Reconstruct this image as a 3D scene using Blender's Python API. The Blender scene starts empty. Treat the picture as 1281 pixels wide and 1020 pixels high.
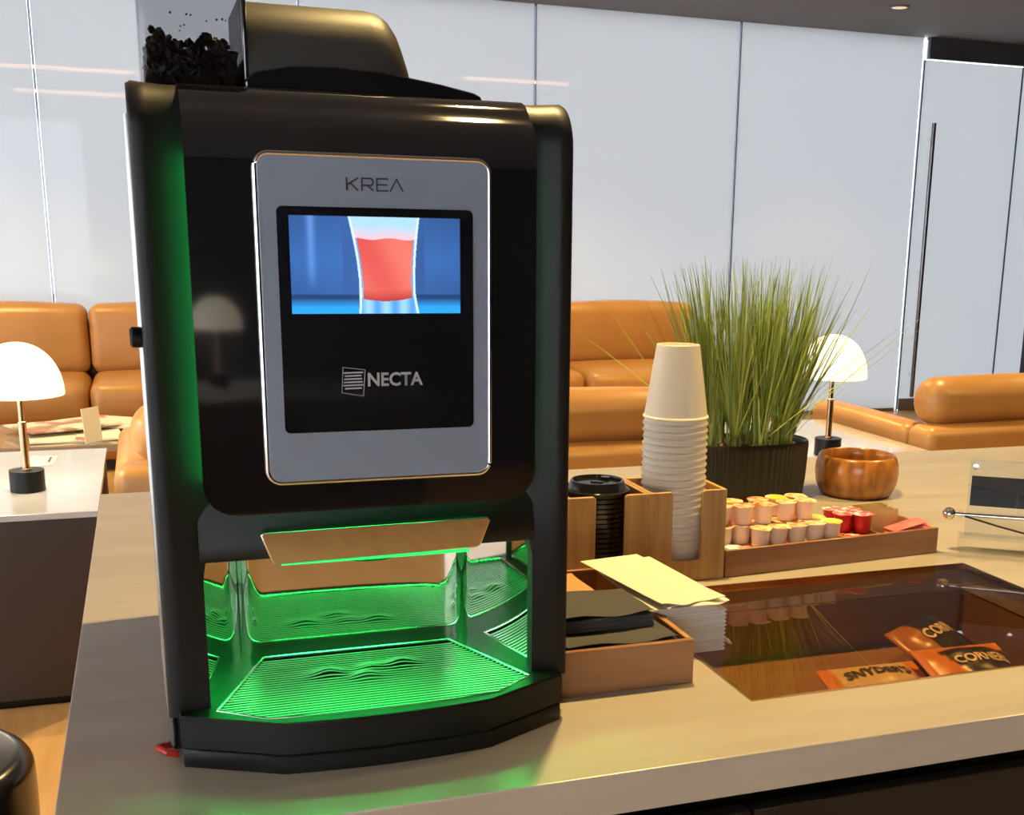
import bpy, bmesh, math, random
import numpy as np
from mathutils import Vector, Matrix
random.seed(7)
S = bpy.context.scene
C = S.collection
PI = math.pi

# ------------------------------------------------------------------ camera
F0, YAW, PITCH, ROLL, PPX, PPY, CH = 1490.195, .3575, .2415, .0204, 741.27, 653.76, 1.40
cy_, sy_ = math.cos(YAW), math.sin(YAW); cp_, sp_ = math.cos(PITCH), math.sin(PITCH)
cr_, sr_ = math.cos(ROLL), math.sin(ROLL)
FW = Vector((sy_*cp_, cy_*cp_, -sp_)); r0 = Vector((cy_, -sy_, 0)); u0 = r0.cross(FW)
RT = r0*cr_ + u0*sr_; UP = -r0*sr_ + u0*cr_
CAM = Vector((0, 0, CH))
cd = bpy.data.cameras.new('camera'); cam = bpy.data.objects.new('camera', cd); C.objects.link(cam)
cam.matrix_world = Matrix((( RT.x, UP.x, -FW.x, 0), (RT.y, UP.y, -FW.y, 0), (RT.z, UP.z, -FW.z, CH), (0, 0, 0, 1)))
cd.sensor_fit = 'HORIZONTAL'; cd.sensor_width = 36.0; cd.lens = F0/1281*36
cd.shift_x = (640.5-PPX)/1281; cd.shift_y = (PPY-510)/1281
cd.clip_start = .02; cd.clip_end = 100
S.camera = cam
def ray(x, y): return FW + RT*((x-PPX)/F0) - UP*((y-PPY)/F0)
def atz(x, y, z):                       # pixel -> point on a level surface
    d = ray(x, y); return CAM + d*((z-CH)/d.z)
def aty(x, y, Y):                       # pixel -> point on an upright plane along the counter
    d = ray(x, y); return CAM + d*(Y/d.y)

# ------------------------------------------------------------------ world, exposure, lights
wd = bpy.data.worlds.new('daylight'); S.world = wd; wd.use_nodes = True
bgn = wd.node_tree.nodes['Background']; bgn.inputs[0].default_value = (.86, .93, 1.0, 1); bgn.inputs[1].default_value = 5.0
S.view_settings.view_transform = 'Standard'; S.view_settings.look = 'None'
S.view_settings.gamma = 1; S.view_settings.use_curve_mapping = False
S.view_settings.exposure = 1.2
CEIL = 2.87
WARM = (1.0, .70, .27)
SPOTS = [  # x, y, watts, cone degrees
    (.66, 1.62, 95, 110), (2.3, 1.62, 75, 110), (4.0, 2.2, 55, 110),
    (-1.6, 4.4, 95, 110), (.7, 4.4, 110, 110), (3.2, 4.6, 120, 110), (5.6, 4.6, 80, 110), (-1.0, 6.6, 110, 115), (2.6, 6.6, 110, 115),
    (4.8, 7.25, 30, 90),
    (-.9, -1.3, 45, 120), (1.4, -1.6, 45, 120), (-2.8, .6, 30, 120), (3.6, -1.4, 45, 120)]

# ------------------------------------------------------------------ materials
def nodes(m):
    m.use_nodes = True; nt = m.node_tree
    return nt, nt.nodes, nt.links
MATS = {}
def P(name, col, rough=.5, metal=0., col2=None, scale=8., stretch=(1, 1, 1), bump=0., bscale=None, coat=0., spec=.5, emit=None, estr=0., detail=4., attr=None, lo=.35, hi=.65, sss=0.):
    m = bpy.data.materials.new(name); nt, N, L = nodes(m); b = N['Principled BSDF']
    b.inputs['Base Color'].default_value = (*col, 1); b.inputs['Roughness'].default_value = rough
    b.inputs['Metallic'].default_value = metal; b.inputs['Specular IOR Level'].default_value = spec
    b.inputs['Coat Weight'].default_value = coat; b.inputs['Coat Roughness'].default_value = .05
    if sss: b.inputs['Subsurface Weight'].default_value = sss; b.inputs['Subsurface Radius'].default_value = (.01, .008, .006)
    if emit: b.inputs['Emission Color'].default_value = (*emit, 1); b.inputs['Emission Strength'].default_value = estr
    if attr:
        a = N.new('ShaderNodeVertexColor'); a.layer_name = attr; L.new(a.outputs[0], b.inputs['Base Color'])
    if col2 or bump:
        tc = N.new('ShaderNodeTexCoord'); mp = N.new('ShaderNodeMapping'); mp.inputs['Scale'].default_value = stretch
        L.new(tc.outputs['Object'], mp.inputs[0])
    if col2:
        nz = N.new('ShaderNodeTexNoise'); nz.inputs['Scale'].default_value = scale; nz.inputs['Detail'].default_value = detail
        L.new(mp.outputs[0], nz.inputs['Vector'])
        cr = N.new('ShaderNodeValToRGB'); cr.color_ramp.elements[0].position = lo; cr.color_ramp.elements[1].position = hi
        cr.color_ramp.elements[0].color = (*col, 1); cr.color_ramp.elements[1].color = (*col2, 1)
        L.new(nz.outputs[0], cr.inputs[0]); L.new(cr.outputs[0], b.inputs['Base Color'])
    if bump:
        n2 = N.new('ShaderNodeTexNoise'); n2.inputs['Scale'].default_value = bscale or scale; n2.inputs['Detail'].default_value = 3
        L.new(mp.outputs[0], n2.inputs['Vector'])
        bp = N.new('ShaderNodeBump'); bp.inputs['Strength'].default_value = bump; bp.inputs['Distance'].default_value = .002
        L.new(n2.outputs[0], bp.inputs['Height']); L.new(bp.outputs[0], b.inputs['Normal'])
    MATS[name] = m; return m
def thin_glass(name, tint, rough=.0, ior=1.5, boost=0.):
    m = bpy.data.materials.new(name); nt, N, L = nodes(m); N.remove(N['Principled BSDF'])
    o = N['Material Output']; t = N.new('ShaderNodeBsdfTransparent'); t.inputs[0].default_value = (*tint, 1)
    g = N.new('ShaderNodeBsdfGlossy'); g.inputs['Roughness'].default_value = rough
    f = N.new('ShaderNodeFresnel'); f.inputs[0].default_value = ior
    mx = N.new('ShaderNodeMixShader')
    if boost:
        ad = N.new('ShaderNodeMath'); ad.operation = 'ADD'; ad.use_clamp = True; ad.inputs[1].default_value = boost
        L.new(f.outputs[0], ad.inputs[0]); L.new(ad.outputs[0], mx.inputs[0])
    else: L.new(f.outputs[0], mx.inputs[0])
    src = mx.inputs[0].links[0].from_socket; ge = N.new('ShaderNodeNewGeometry'); sb = N.new('ShaderNodeMath'); sb.operation = 'SUBTRACT'; sb.inputs[0].default_value = 1
    L.new(ge.outputs['Backfacing'], sb.inputs[1]); mu = N.new('ShaderNodeMath'); mu.operation = 'MULTIPLY'
    L.new(src, mu.inputs[0]); L.new(sb.outputs[0], mu.inputs[1]); L.new(mu.outputs[0], mx.inputs[0])
    L.new(t.outputs[0], mx.inputs[1]); L.new(g.outputs[0], mx.inputs[2]); L.new(mx.outputs[0], o.inputs[0])
    MATS[name] = m; return m
def frosted(name, tcol, dcol):           # frosted glass sheet: daylight scatters through, smooth face reflects
    m = bpy.data.materials.new(name); nt, N, L = nodes(m); N.remove(N['Principled BSDF'])
    o = N['Material Output']; t = N.new('ShaderNodeBsdfTranslucent'); t.inputs[0].default_value = (*tcol, 1)
    d = N.new('ShaderNodeBsdfDiffuse'); d.inputs[0].default_value = (*dcol, 1)
    a = N.new('ShaderNodeAddShader'); L.new(t.outputs[0], a.inputs[0]); L.new(d.outputs[0], a.inputs[1])
    g = N.new('ShaderNodeBsdfGlossy'); g.inputs['Roughness'].default_value = .03
    f = N.new('ShaderNodeFresnel'); f.inputs[0].default_value = 1.45; mx = N.new('ShaderNodeMixShader')
    L.new(f.outputs[0], mx.inputs[0]); L.new(a.outputs[0], mx.inputs[1]); L.new(g.outputs[0], mx.inputs[2])
    L.new(mx.outputs[0], o.inputs[0]); MATS[name] = m; return m

P('counter', (.37, .325, .265), .32, col2=(.44, .39, .32), scale=3.2, stretch=(.8, 5, 5), detail=7)
P('cabinet', (.012, .010, .010), .5, spec=.3)
P('recess', (.26, .13, .045), .45, col2=(.31, .16, .055), scale=5, stretch=(1, 8, 8))
P('console_top', (.46, .47, .52), .16, coat=.8)
P('console_body', (.030, .017, .012), .42)
P('floor', (.44, .26, .115), .38, col2=(.53, .325, .15), scale=4, stretch=(6, .5, 1), detail=8)
P('ceiling', (.14, .155, .185), .75)
P('wall_warm', (.10, .065, .045), .6)
P('wall_dark', (.035, .04, .05), .6)
P('header', (.04, .05, .07), .12)
P('black_matte', (.010, .010, .011), .42, spec=.28, bump=.05, bscale=900)
P('black_base', (.008, .008, .008), .45, spec=.25, bump=.05, bscale=900)
P('black_gloss', (.005, .005, .007), .04, coat=1., spec=.8)
P('black_lid', (.012, .012, .014), .18)
P('hopper_black', (.034, .029, .023), .50, bump=.1, bscale=700)
P('mirror', (.86, .84, .80), .035, 1.)
P('steel', (.62, .61, .60), .26, 1.)
P('chrome', (.85, .85, .86), .06, 1.)
P('trim_steel', (.34, .33, .32), .22, 1.)
P('handle_steel', (.20, .20, .21), .25, 1.)
P('grille', (.55, .56, .55), .34, .85)
P('tray_in', (.012, .012, .012), .6)
P('panel_grey', (.24, .285, .36), .30, .15, coat=.25)
P('glass_black', (.006, .007, .010), .06, coat=.3)
P('ink', (.03, .035, .05), .4)
P('logo_grey', (.34, .35, .37), .4)
P('led', (.02, .2, .05), .4, emit=(.03, 1.0, .16), estr=4.6)
P('led_dim', (.02, .2, .05), .4, emit=(.03, 1.0, .16), estr=.5)
P('red_plastic', (.5, .03, .02), .35)
P('bean', (.012, .007, .005), .55, spec=.2)
P('bamboo', (.50, .275, .085), .38, col2=(.63, .37, .13), scale=7, stretch=(14, 14, .8), detail=3)
P('bamboo_x', (.42, .20, .07), .36, col2=(.52, .27, .10), scale=6, stretch=(.8, 12, 16), detail=3)
P('bamboo_dark', (.30, .135, .062), .30, col2=(.36, .17, .08), scale=5, stretch=(.8, 12, 16), detail=3, coat=.15)
P('paper', (.74, .68, .56), .7, sss=.0)
P('paper_edge', (.62, .58, .53), .85, col2=(.74, .70, .63), scale=6, stretch=(1, 1, 90))
P('cup', (.84, .76, .62), .5)
P('napkin_black', (.055, .052, .050), .7, bump=.2, bscale=300)
P('napkin_kraft', (.50, .27, .10), .8)
P('pot', (.007, .006, .006), .30)
P('soil', (.10, .06, .03), .9, col2=(.35, .25, .15), scale=120)
P('grass', (.2, .3, .05), .5, attr='col')
P('acacia', (.50, .20, .035), .28, col2=(.22, .075, .015), scale=9, stretch=(7, 7, 1.1), detail=4, coat=.4)
P('leather', (.46, .225, .065), .36, col2=(.51, .255, .080), scale=6, bump=.12, bscale=160)
P('leather_dark', (.37, .155, .035), .38, bump=.12, bscale=160)
P('opal', (.86, .84, .80), .3, emit=(1.0, .86, .62), estr=.55)
P('brass', (.62, .44, .27), .22, 1.)
P('black_satin', (.006, .006, .007), .35, spec=.25)
P('white_card', (.8, .8, .8), .5)
P('stool', (.02, .02, .024), .22)
P('lens', (.8, .75, .65), .4, emit=(1, .8, .55), estr=.22)
P('strip', (.8, .6, .4), .4, emit=(1.0, .48, .25), estr=6.)
P('creamer', (.88, .66, .46), .4)
P('creamer_red', (.62, .02, .015), .3)
P('foil_peach', (.88, .62, .36), .3, col2=(.80, .10, .03), scale=70, lo=.50, hi=.56)
P('foil_yellow', (.86, .62, .05), .3, col2=(.85, .70, .40), scale=60, lo=.5, hi=.58)
P('foil_red', (.75, .03, .02), .3, col2=(.85, .75, .70), scale=70, lo=.5, hi=.56)
P('foil_cream', (.88, .72, .46), .3, col2=(.85, .33, .06), scale=75, lo=.51, hi=.58)
P('sachet_white', (.80, .80, .82), .5, col2=(.10, .20, .55), scale=70, lo=.56, hi=.6)
P('sachet_brown', (.42, .26, .10), .6, col2=(.50, .33, .14), scale=40)
P('sachet_pink', (.85, .12, .14), .5, col2=(.85, .22, .20), scale=40)
P('magazine', (.35, .20, .15), .35, col2=(.75, .70, .66), scale=7, lo=.45, hi=.55)
P('magazine2', (.78, .76, .70), .35, col2=(.7, .15, .12), scale=5, lo=.6, hi=.63)
P('coffee_table', (.28, .24, .22), .12, coat=.4)
P('door_rail', (.33, .34, .36), .35, .7)
P('bag', (.8, .4, .05), .28, attr='col')
P('card_black', (.004, .004, .004), .7, spec=.15)
P('ink_cream', (.80, .66, .42), .5)
P('ink_dark', (.02, .02, .02), .5)
P('wire', (.02, .015, .015), .4)
frosted('frosted_glass', (.312, .314, .317), (.20, .20, .20))
frosted('fill_window', (.80, .80, .80), (.10, .10, .10))  # bright glazing for the invented windows that supply cool fill
thin_glass('tinted_glass', (.88, .80, .70), boost=.03)
thin_glass('acrylic', (.95, .965, .965))
thin_glass('hopper_clear', (.70, .70, .72))
thin_glass('joint_glass', (.16, .175, .19), boost=.10)
mscr = bpy.data.materials.new('screen'); nt, N, L = nodes(mscr); b = N['Principled BSDF']
a = N.new('ShaderNodeVertexColor'); a.layer_name = 'col'
b.inputs['Base Color'].default_value = (.01, .01, .01, 1); b.inputs['Roughness'].default_value = .1
L.new(a.outputs[0], b.inputs['Emission Color']); b.inputs['Emission Strength'].default_value = .48; MATS['screen'] = mscr

# ------------------------------------------------------------------ helpers
def tag(o, label=None, cat=None, group=None, kind=None):
    if label: o['label'] = label
    if cat: o['category'] = cat
    if group: o['group'] = group
    if kind: o['kind'] = kind
    return o
def thing(name, label, cat, loc=(0, 0, 0), rz=0., group=None, kind=None):
    o = bpy.data.objects.new(name, None); C.objects.link(o); o.empty_display_size = .05
    o.location = loc; o.rotation_euler = (0, 0, rz)
    return tag(o, label, cat, group, kind)
def fin(me, smooth=True, ang=38):
    if smooth:
        for p in me.polygons: p.use_smooth = True
        me.set_sharp_from_angle(angle=math.radians(ang))
def link(name, me, mat, parent=None, loc=(0, 0, 0), rot=(0, 0, 0)):
    if mat and not me.materials: me.materials.append(MATS[mat])
    o = bpy.data.objects.new(name, me); C.objects.link(o); o.location = loc; o.rotation_euler = rot
    if parent: o.parent = parent
    return o
def mesh(name, V, Fc, mat, parent=None, smooth=True, loc=(0, 0, 0), rot=(0, 0, 0), ang=38):
    me = bpy.data.meshes.new(name); me.from_pydata([tuple(v) for v in V], [], Fc)
    bm = bmesh.new(); bm.from_mesh(me); bmesh.ops.recalc_face_normals(bm, faces=bm.faces); bm.to_mesh(me); bm.free()
    fin(me, smooth, ang); return link(name, me, mat, parent, loc, rot)
def bmobj(name, bm, mat, parent=None, smooth=True, loc=(0, 0, 0), rot=(0, 0, 0), ang=38):
    bmesh.ops.recalc_face_normals(bm, faces=bm.faces)
    me = bpy.data.meshes.new(name); bm.to_mesh(me); bm.free(); fin(me, smooth, ang)
    return link(name, me, mat, parent, loc, rot)
def addbox(bm, x0, x1, y0, y1, z0, z1, bev=0., seg=2):
    M = Matrix.Translation(((x0+x1)/2, (y0+y1)/2, (z0+z1)/2)) @ Matrix.Diagonal((x1-x0, y1-y0, z1-z0, 1))
    r = bmesh.ops.create_cube(bm, size=1, matrix=M)
    if bev:
        es = list({e for v in r['verts'] for e in v.link_edges})
        bmesh.ops.bevel(bm, geom=es, offset=bev, segments=seg, affect='EDGES', profile=.5)
def box(name, x0, x1, y0, y1, z0, z1, mat, parent=None, bev=0., seg=2, loc=(0, 0, 0), rot=(0, 0, 0)):
    bm = bmesh.new(); addbox(bm, x0, x1, y0, y1, z0, z1, bev, seg)
    return flats(bmobj(name, bm, mat, parent, bev > 0, loc, rot))
def flats(o):                           # broad plane faces keep their own normal
    for p in o.data.polygons:
        n = p.normal
        if max(abs(n.x), abs(n.y), abs(n.z)) > .9995: p.use_smooth = False
    return o
def lathe(name, prof, mat, parent=None, n=32, loc=(0, 0, 0), rot=(0, 0, 0), sx=1., sy=1., ang=38, close=True):
    V = []; Fc = []
    for (r, z) in prof:
        for i in range(n):
            a = 2*PI*i/n; V.append((r*math.cos(a)*sx, r*math.sin(a)*sy, z))
    for k in range(len(prof)-1):
        for i in range(n):
            j = (i+1) % n; Fc.append((k*n+i, k*n+j, (k+1)*n+j, (k+1)*n+i))
    if close:
        if prof[0][0] > 1e-6: Fc.append(tuple(range(n))[::-1])
        if prof[-1][0] > 1e-6: Fc.append(tuple((len(prof)-1)*n+i for i in range(n)))
    bm = bmesh.new(); me = bpy.data.meshes.new(name); me.from_pydata(V, [], Fc); bm.from_mesh(me)
    bmesh.ops.remove_doubles(bm, verts=bm.verts, dist=1e-6); bmesh.ops.recalc_face_normals(bm, faces=bm.faces)
    bm.to_mesh(me); bm.free(); fin(me, True, ang); return link(name, me, mat, parent, loc, rot)
def tubegeo(pts, r, n=8):
    V = []; Fc = []; pts = [Vector(p) for p in pts]; m = len(pts)
    for k, p in enumerate(pts):
        t = (pts[min(k+1, m-1)]-pts[max(k-1, 0)]).normalized()
        a = t.cross(Vector((0, 0, 1))) if abs(t.z) < .95 else t.cross(Vector((1, 0, 0)))
        a.normalize(); b = t.cross(a); rr = r[k] if isinstance(r, (list, tuple)) else r
        for i in range(n):
            w = 2*PI*i/n; V.append(p + a*(rr*math.cos(w)) + b*(rr*math.sin(w)))
    for k in range(m-1):
        for i in range(n):
            j = (i+1) % n; Fc.append((k*n+i, k*n+j, (k+1)*n+j, (k+1)*n+i))
    Fc.append(tuple(range(n))[::-1]); Fc.append(tuple((m-1)*n+i for i in range(n)))
    return V, Fc
def tube(name, pts, r, mat, parent=None, n=10, loc=(0, 0, 0), rot=(0, 0, 0)):
    V, Fc = tubegeo(pts, r, n); return mesh(name, V, Fc, mat, parent, True, loc, rot)
def prism(name, poly, axis, a, b, mat, parent=None, bev=0., seg=3, loc=(0, 0, 0), rot=(0, 0, 0), ang=38):
    """poly of 2D points extruded along axis: 'x' -> poly is (y,z); 'y' -> (x,z); 'z' -> (x,y)"""
    def mk(p, t): return {'x': (t, p[0], p[1]), 'y': (p[0], t, p[1]), 'z': (p[0], p[1], t)}[axis]
    n = len(poly); V = [mk(p, a) for p in poly]+[mk(p, b) for p in poly]
    Fc = [tuple(range(n)), tuple(range(n, 2*n))[::-1]]+[(i, (i+1) % n, n+(i+1) % n, n+i) for i in range(n)]
    bm = bmesh.new(); vs = [bm.verts.new(v) for v in V]
    for f in Fc: bm.faces.new([vs[i] for i in f])
    bmesh.ops.recalc_face_normals(bm, faces=bm.faces)
    if bev:
        es = [e for e in bm.edges if len(e.link_faces) == 2 and e.calc_face_angle(0) > .7]
        bmesh.ops.bevel(bm, geom=es, offset=bev, segments=seg, affect='EDGES', profile=.5)
    return flats(bmobj(name, bm, mat, parent, True, loc, rot, ang))
def rrect(x0, x1, z0, z1, r, n=6):
    out = []
    for (cx, cz, a0) in ((x1-r, z1-r, 0), (x0+r, z1-r, PI/2), (x0+r, z0+r, PI), (x1-r, z0+r, 1.5*PI)):
        for i in range(n+1):
            a = a0+PI/2*i/n; out.append((cx+r*math.cos(a), cz+r*math.sin(a)))
    return out
def colattr(me, cols):
    ca = me.color_attributes.new('col', 'FLOAT_COLOR', 'POINT')
    for i, c in enumerate(cols): ca.data[i].color = (*c, 1)
def copytree(o, parent=None):
    c = o.copy(); C.objects.link(c); c.parent = parent
    for ch in list(o.children): copytree(ch, c)
    return c
def textmesh(s, size, bold=0.):
    cu = bpy.data.curves.new('t', 'FONT'); cu.body = s; cu.size = size; cu.align_x = 'CENTER'; cu.align_y = 'CENTER'
    cu.offset = bold; cu.resolution_u = 3
    o = bpy.data.objects.new('t', cu); C.objects.link(o)
    dg = bpy.context.evaluated_depsgraph_get(); me = bpy.data.meshes.new_from_object(o.evaluated_get(dg))
    bpy.data.objects.remove(o); return me
def strokes(segs, w, d):                # flat lettering made of bars in the (x,z) plane
    bm = bmesh.new()
    for (x0, z0, x1, z1) in segs:
        v = Vector((x1-x0, 0, z1-z0)); l = v.length; ang = math.atan2(v.z, v.x)
        M = Matrix.Translation(((x0+x1)/2, 0, (z0+z1)/2)) @ Matrix.Rotation(-ang, 4, 'Y') @ Matrix.Diagonal((l+w*.6, d, w, 1))
        bmesh.ops.create_cube(bm, size=1, matrix=M)
    return bm

# ================================================================== THE ROOM
WY = 8.26; XL, XR, YB = -5.0, 8.6, -4.6
def struct(o): o['kind'] = 'structure'; return o
struct(box('floor', XL-.1, XR+.1, YB-.1, WY+.08, -.1, 0, 'floor'))
struct(box('ceiling', XL-.1, XR+.1, YB-.1, WY+.08, CEIL, CEIL+.1, 'ceiling'))
wl_ = struct(thing('wall_left', None, None, (XL, 0, 0)))
for k in range(8):
    box('glass_panel', -.012, 0, YB+k*1.61+.012, YB+(k+1)*1.61-.012, 0, CEIL, 'fill_window' if k < 7 else 'frosted_glass', wl_)  # window panes added out of view to let in cool fill light
    box('joint_strip', -.014, .002, YB+k*1.61-.008, YB+k*1.61+.008, 0, CEIL, 'joint_glass', wl_)
struct(box('wall_right', XR, XR+.1, YB, WY+.08, 0, CEIL, 'wall_dark'))
wf_ = struct(thing('wall_front', None, None, (0, YB, 0)))
for k in range(3): box('glass_panel', XL+k*1.4+.012, XL+(k+1)*1.4-.012, -.012, 0, 0, CEIL, 'fill_window', wf_)  # unseen window panes, added for fill light from behind the camera
box('solid_bay', XL+4.2, XR, -.1, 0, 0, CEIL, 'wall_dark', wf_)
wb = struct(thing('wall_back', None, None, (0, WY, 0)))
joints = [-5.0, -3.67, -2.105, -.54, 1.025, 2.60, 4.152, 5.72]
for i in range(len(joints)-1):
    a, b2 = joints[i], joints[i+1]
    box('glass_panel', a+.008, b2-.008, 0, .012, .0, CEIL, 'frosted_glass', wb)
    if i: 
        box('joint_strip', a-.007, a+.007, -.002, .014, .0, CEIL, 'joint_glass', wb)
box('glass_panel', 6.665, XR, 0, .012, 0, CEIL, 'frosted_glass', wb)
box('floor_rail', -5.0, 5.70, -.008, -.001, 0, .025, 'door_rail', wb, .001)
box('edge_post', 6.93, 7.06, -.05, -.002, 0, CEIL, 'wall_dark', wb, .004)
tr = struct(box('trim_1', 5.735, XR, -.06, 0, 2.715, CEIL, 'header', None, .004)); tr.location.y = WY
d1 = struct(thing('door_1', None, None, (5.72, WY, 0)))
box('glass_leaf', .014, .925, -.006, .008, .012, 2.712, 'frosted_glass', d1)
box('edge_seal', .0, .012, -.008, .010, .0, 2.712, 'joint_glass', d1)
box('edge_seal', .928, .942, -.008, .010, .0, 2.712, 'joint_glass', d1)
box('kick_rail', .016, .924, -.018, -.0065, .0, .10, 'door_rail', d1, .002)
hd = tube('pull_handle', [(.10, -.065, .12), (.10, -.065, 2.25)], .017, 'handle_steel', d1, 14)
for zc in (.30, 1.12, 2.13):
    tube('standoff', [(.10, -.062, zc), (.10, -.007, zc)], .014, 'chrome', hd, 12)

# downlights (fixture with its own lamp)
for k, (sx_, sy2, w, cone) in enumerate(SPOTS):
    lab = 'round recessed downlight in the dark ceiling' if k != 9 else 'round recessed downlight in the ceiling close to the glass door'
    t = thing('downlight', lab, 'light', (sx_, sy2, CEIL), 0, 'ceiling downlights')
    lathe('trim_ring', [(.052, -.001), (.066, -.001), (.066, -.006), (.052, -.010), (.050, -.004)], 'ceiling', t, 28)
    lathe('lens', [(0, -.014), (.030, -.013), (.050, -.009), (.050, -.002), (0, -.001)], 'lens', t, 28)
    ld = bpy.data.lights.new('bulb', 'SPOT'); ld.energy = w; ld.color = WARM; ld.spot_size = math.radians(cone)
    ld.spot_blend = .5; ld.shadow_soft_size = .035
    lo = bpy.data.objects.new('bulb', ld); C.objects.link(lo); lo.parent = t; lo.location = (0, 0, -.05)
# slim linear lights hung at the back of the room (seen mirrored in the glass wall)
for (x0, x1, y0, z0, ang, lab) in ((-1.08, .02, 3.0, 2.625, 0., 'slim warm linear lamp hanging over the console with the card'), (-1.1, .05, 4.4, 2.70, 0., 'slim warm linear lamp hanging above the lounge behind the coffee machine'), (2.93, 3.95, 5.0, 2.765, 0., 'slim warm linear lamp hanging above the gap between the near sofas')):
    t = thing('linear_light', lab, 'light', ((x0+x1)/2, y0, z0), ang, 'linear lamps')
    hl = (x1-x0)/2
    box('channel', -hl, hl, -.015, .015, .0, .03, 'black_satin', t)
    box('diffuser', -hl, hl, -.012, .012, -.028, 0, 'strip', t)
    for s in (-.8, .8): tube('hanger', [(s*hl, 0, .03), (s*hl, 0, CEIL-z0)], .002, 'black_satin', t, 6)

# ================================================================== COUNTER
T = .91; CX0, CX1, CY0, CY1 = -.101, 3.4, .943, 2.31
IX0, IX1, IY0, IY1 = .584, 1.159, 1.062, 1.463
ct = thing('counter', 'long taupe service counter with a dark glass inset, coffee machine on top', 'counter', (0, 0, 0))
def slab(name, o, i, z0, z1, mat, parent, bev):
    bm = bmesh.new(); (a, b, c, d), (e, f, g, h) = o, i
    O = [(a, c), (b, c), (b, d), (a, d)]; I = [(e, g), (f, g), (f, h), (e, h)]
    vs = {}
    for z in (z0, z1):
        for k in range(4): vs['o', k, z] = bm.verts.new((*O[k], z)); vs['i', k, z] = bm.verts.new((*I[k], z))
    for k in range(4):
        j = (k+1) % 4
        bm.faces.new([vs['o', k, z1], vs['o', j, z1], vs['i', j, z1], vs['i', k, z1]])
        bm.faces.new([vs['o', k, z0], vs['o', j, z0], vs['i', j, z0], vs['i', k, z0]])
        bm.faces.new([vs['o', k, z0], vs['o', j, z0], vs['o', j, z1], vs['o', k, z1]])
        bm.faces.new([vs['i', k, z0], vs['i', j, z0], vs['i', j, z1], vs['i', k, z1]])
    bmesh.ops.recalc_face_normals(bm, faces=bm.faces)
    es = [e for e in bm.edges if e.calc_face_angle(0) > .7]
    bmesh.ops.bevel(bm, geom=es, offset=bev, segments=2, affect='EDGES', profile=.5)
    return flats(bmobj(name, bm, mat, parent))
slab('worktop', (CX0, CX1, CY0, CY1), (IX0, IX1, IY0, IY1), T-.042, T, 'counter', ct, .0015)
box('cabinet_body', CX0+.05, CX1-.05, CY0+.06, CY1-.06, .08, T-.20, 'cabinet', ct)
box('plinth', CX0+.1, CX1-.1, CY0+.12, CY1-.12, 0, .08, 'cabinet', ct)
box('shadow_gap_rail', CX0+.05, CX1-.05, CY0+.075, CY0+.095, T-.20, T-.042, 'black_satin', ct)
for (a, b2) in ((CX0+.05, .548), (.552, 1.448), (1.452, 2.348), (2.352, CX1-.05)):
    box('front_panel', a, b2, CY0+.042, CY0+.06, .10, T-.085, 'cabinet', ct, .002)
box('back_panel', CX0+.05, CX1-.05, CY1-.08, CY1-.06, T-.20, T-.042, 'cabinet', ct)
box('end_panel', CX0+.05, CX0+.07, CY0+.095, CY1-.08, T-.20, T-.042, 'cabinet', ct)
# display well under the glass
well = thing('display_well', 'brown snack display well sunk into the counter beneath dark glass', 'display well', (0, 0, 0))
wz0 = T-.12
box('well_floor', IX0-.012, IX1+.012, IY0-.012, IY1+.012, wz0-.01, wz0, 'recess', well)
box('well_side', IX0-.012, IX0-.001, IY0-.012, IY1+.012, wz0, T-.043, 'recess', well)
box('well_side', IX1+.001, IX1+.012, IY0-.012, IY1+.012, wz0, T-.043, 'recess', well)
box('well_side', IX0-.001, IX1+.001, IY0-.012, IY0-.001, wz0, T-.043, 'recess', well)
box('well_side', IX0-.001, IX1+.001, IY1+.001, IY1+.012, wz0, T-.043, 'recess', well)
gp = thing('glass_cover', 'dark tinted glass pane set flush into the counter', 'glass pane', (0, 0, 0))
prism('pane', rrect(IX0+.004, IX1-.004, IY0+.004, IY1-.004, .008), 'z', T-.0075, T-.0005, 'tinted_glass', gp)
bm = bmesh.new()
addbox(bm, IX0+.0005, IX0+.0036, IY0+.0005, IY1-.0005, T-.010, T+.0006); addbox(bm, IX1-.0036, IX1-.0005, IY0+.0005, IY1-.0005, T-.010, T+.0006)
addbox(bm, IX0+.0036, IX1-.0036, IY0+.0005, IY0+.0036, T-.010, T+.0006); addbox(bm, IX0+.0036, IX1-.0036, IY1-.0036, IY1-.0005, T-.010, T+.0006)
bmobj('edge_frame', bm, 'brass', gp)

# ================================================================== COFFEE MACHINE
MX, MY = .1885, 1.09
cm = thing('coffee_machine', 'tall black coffee machine with touchscreen and green-lit cup bay', 'coffee machine', (MX, MY, T))
H = .603; FR = .042
def profile(z0, ly=0., n=8, back=.2):   # side profile points (y,z) with outward normals, bottom -> over the top
    pts = [((ly, z0), (-1, 0))]
    for i in range(7): pts.append(((ly, z0+(H-FR-z0)*(i+1)/8), (-1, 0)))
    for i in range(n+1):
        a = PI/2*i/n; pts.append(((ly+FR-FR*math.cos(a), H-FR+FR*math.sin(a)), (-math.cos(a), math.sin(a))))
    pts.append(((back, H), (0, 1)))
    return pts
prof = [p for p, n in profile(.217, .014)]
prism('housing', prof+[(.46, H), (.46, .217)], 'x', -.1855, .1855, 'black_matte', cm, .004)
prism('rear_housing', [(-.1855, .16), (-.1855, .46), (.1855, .46), (.1855, .16)], 'z', .012, .2165, 'black_matte', cm)
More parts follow.
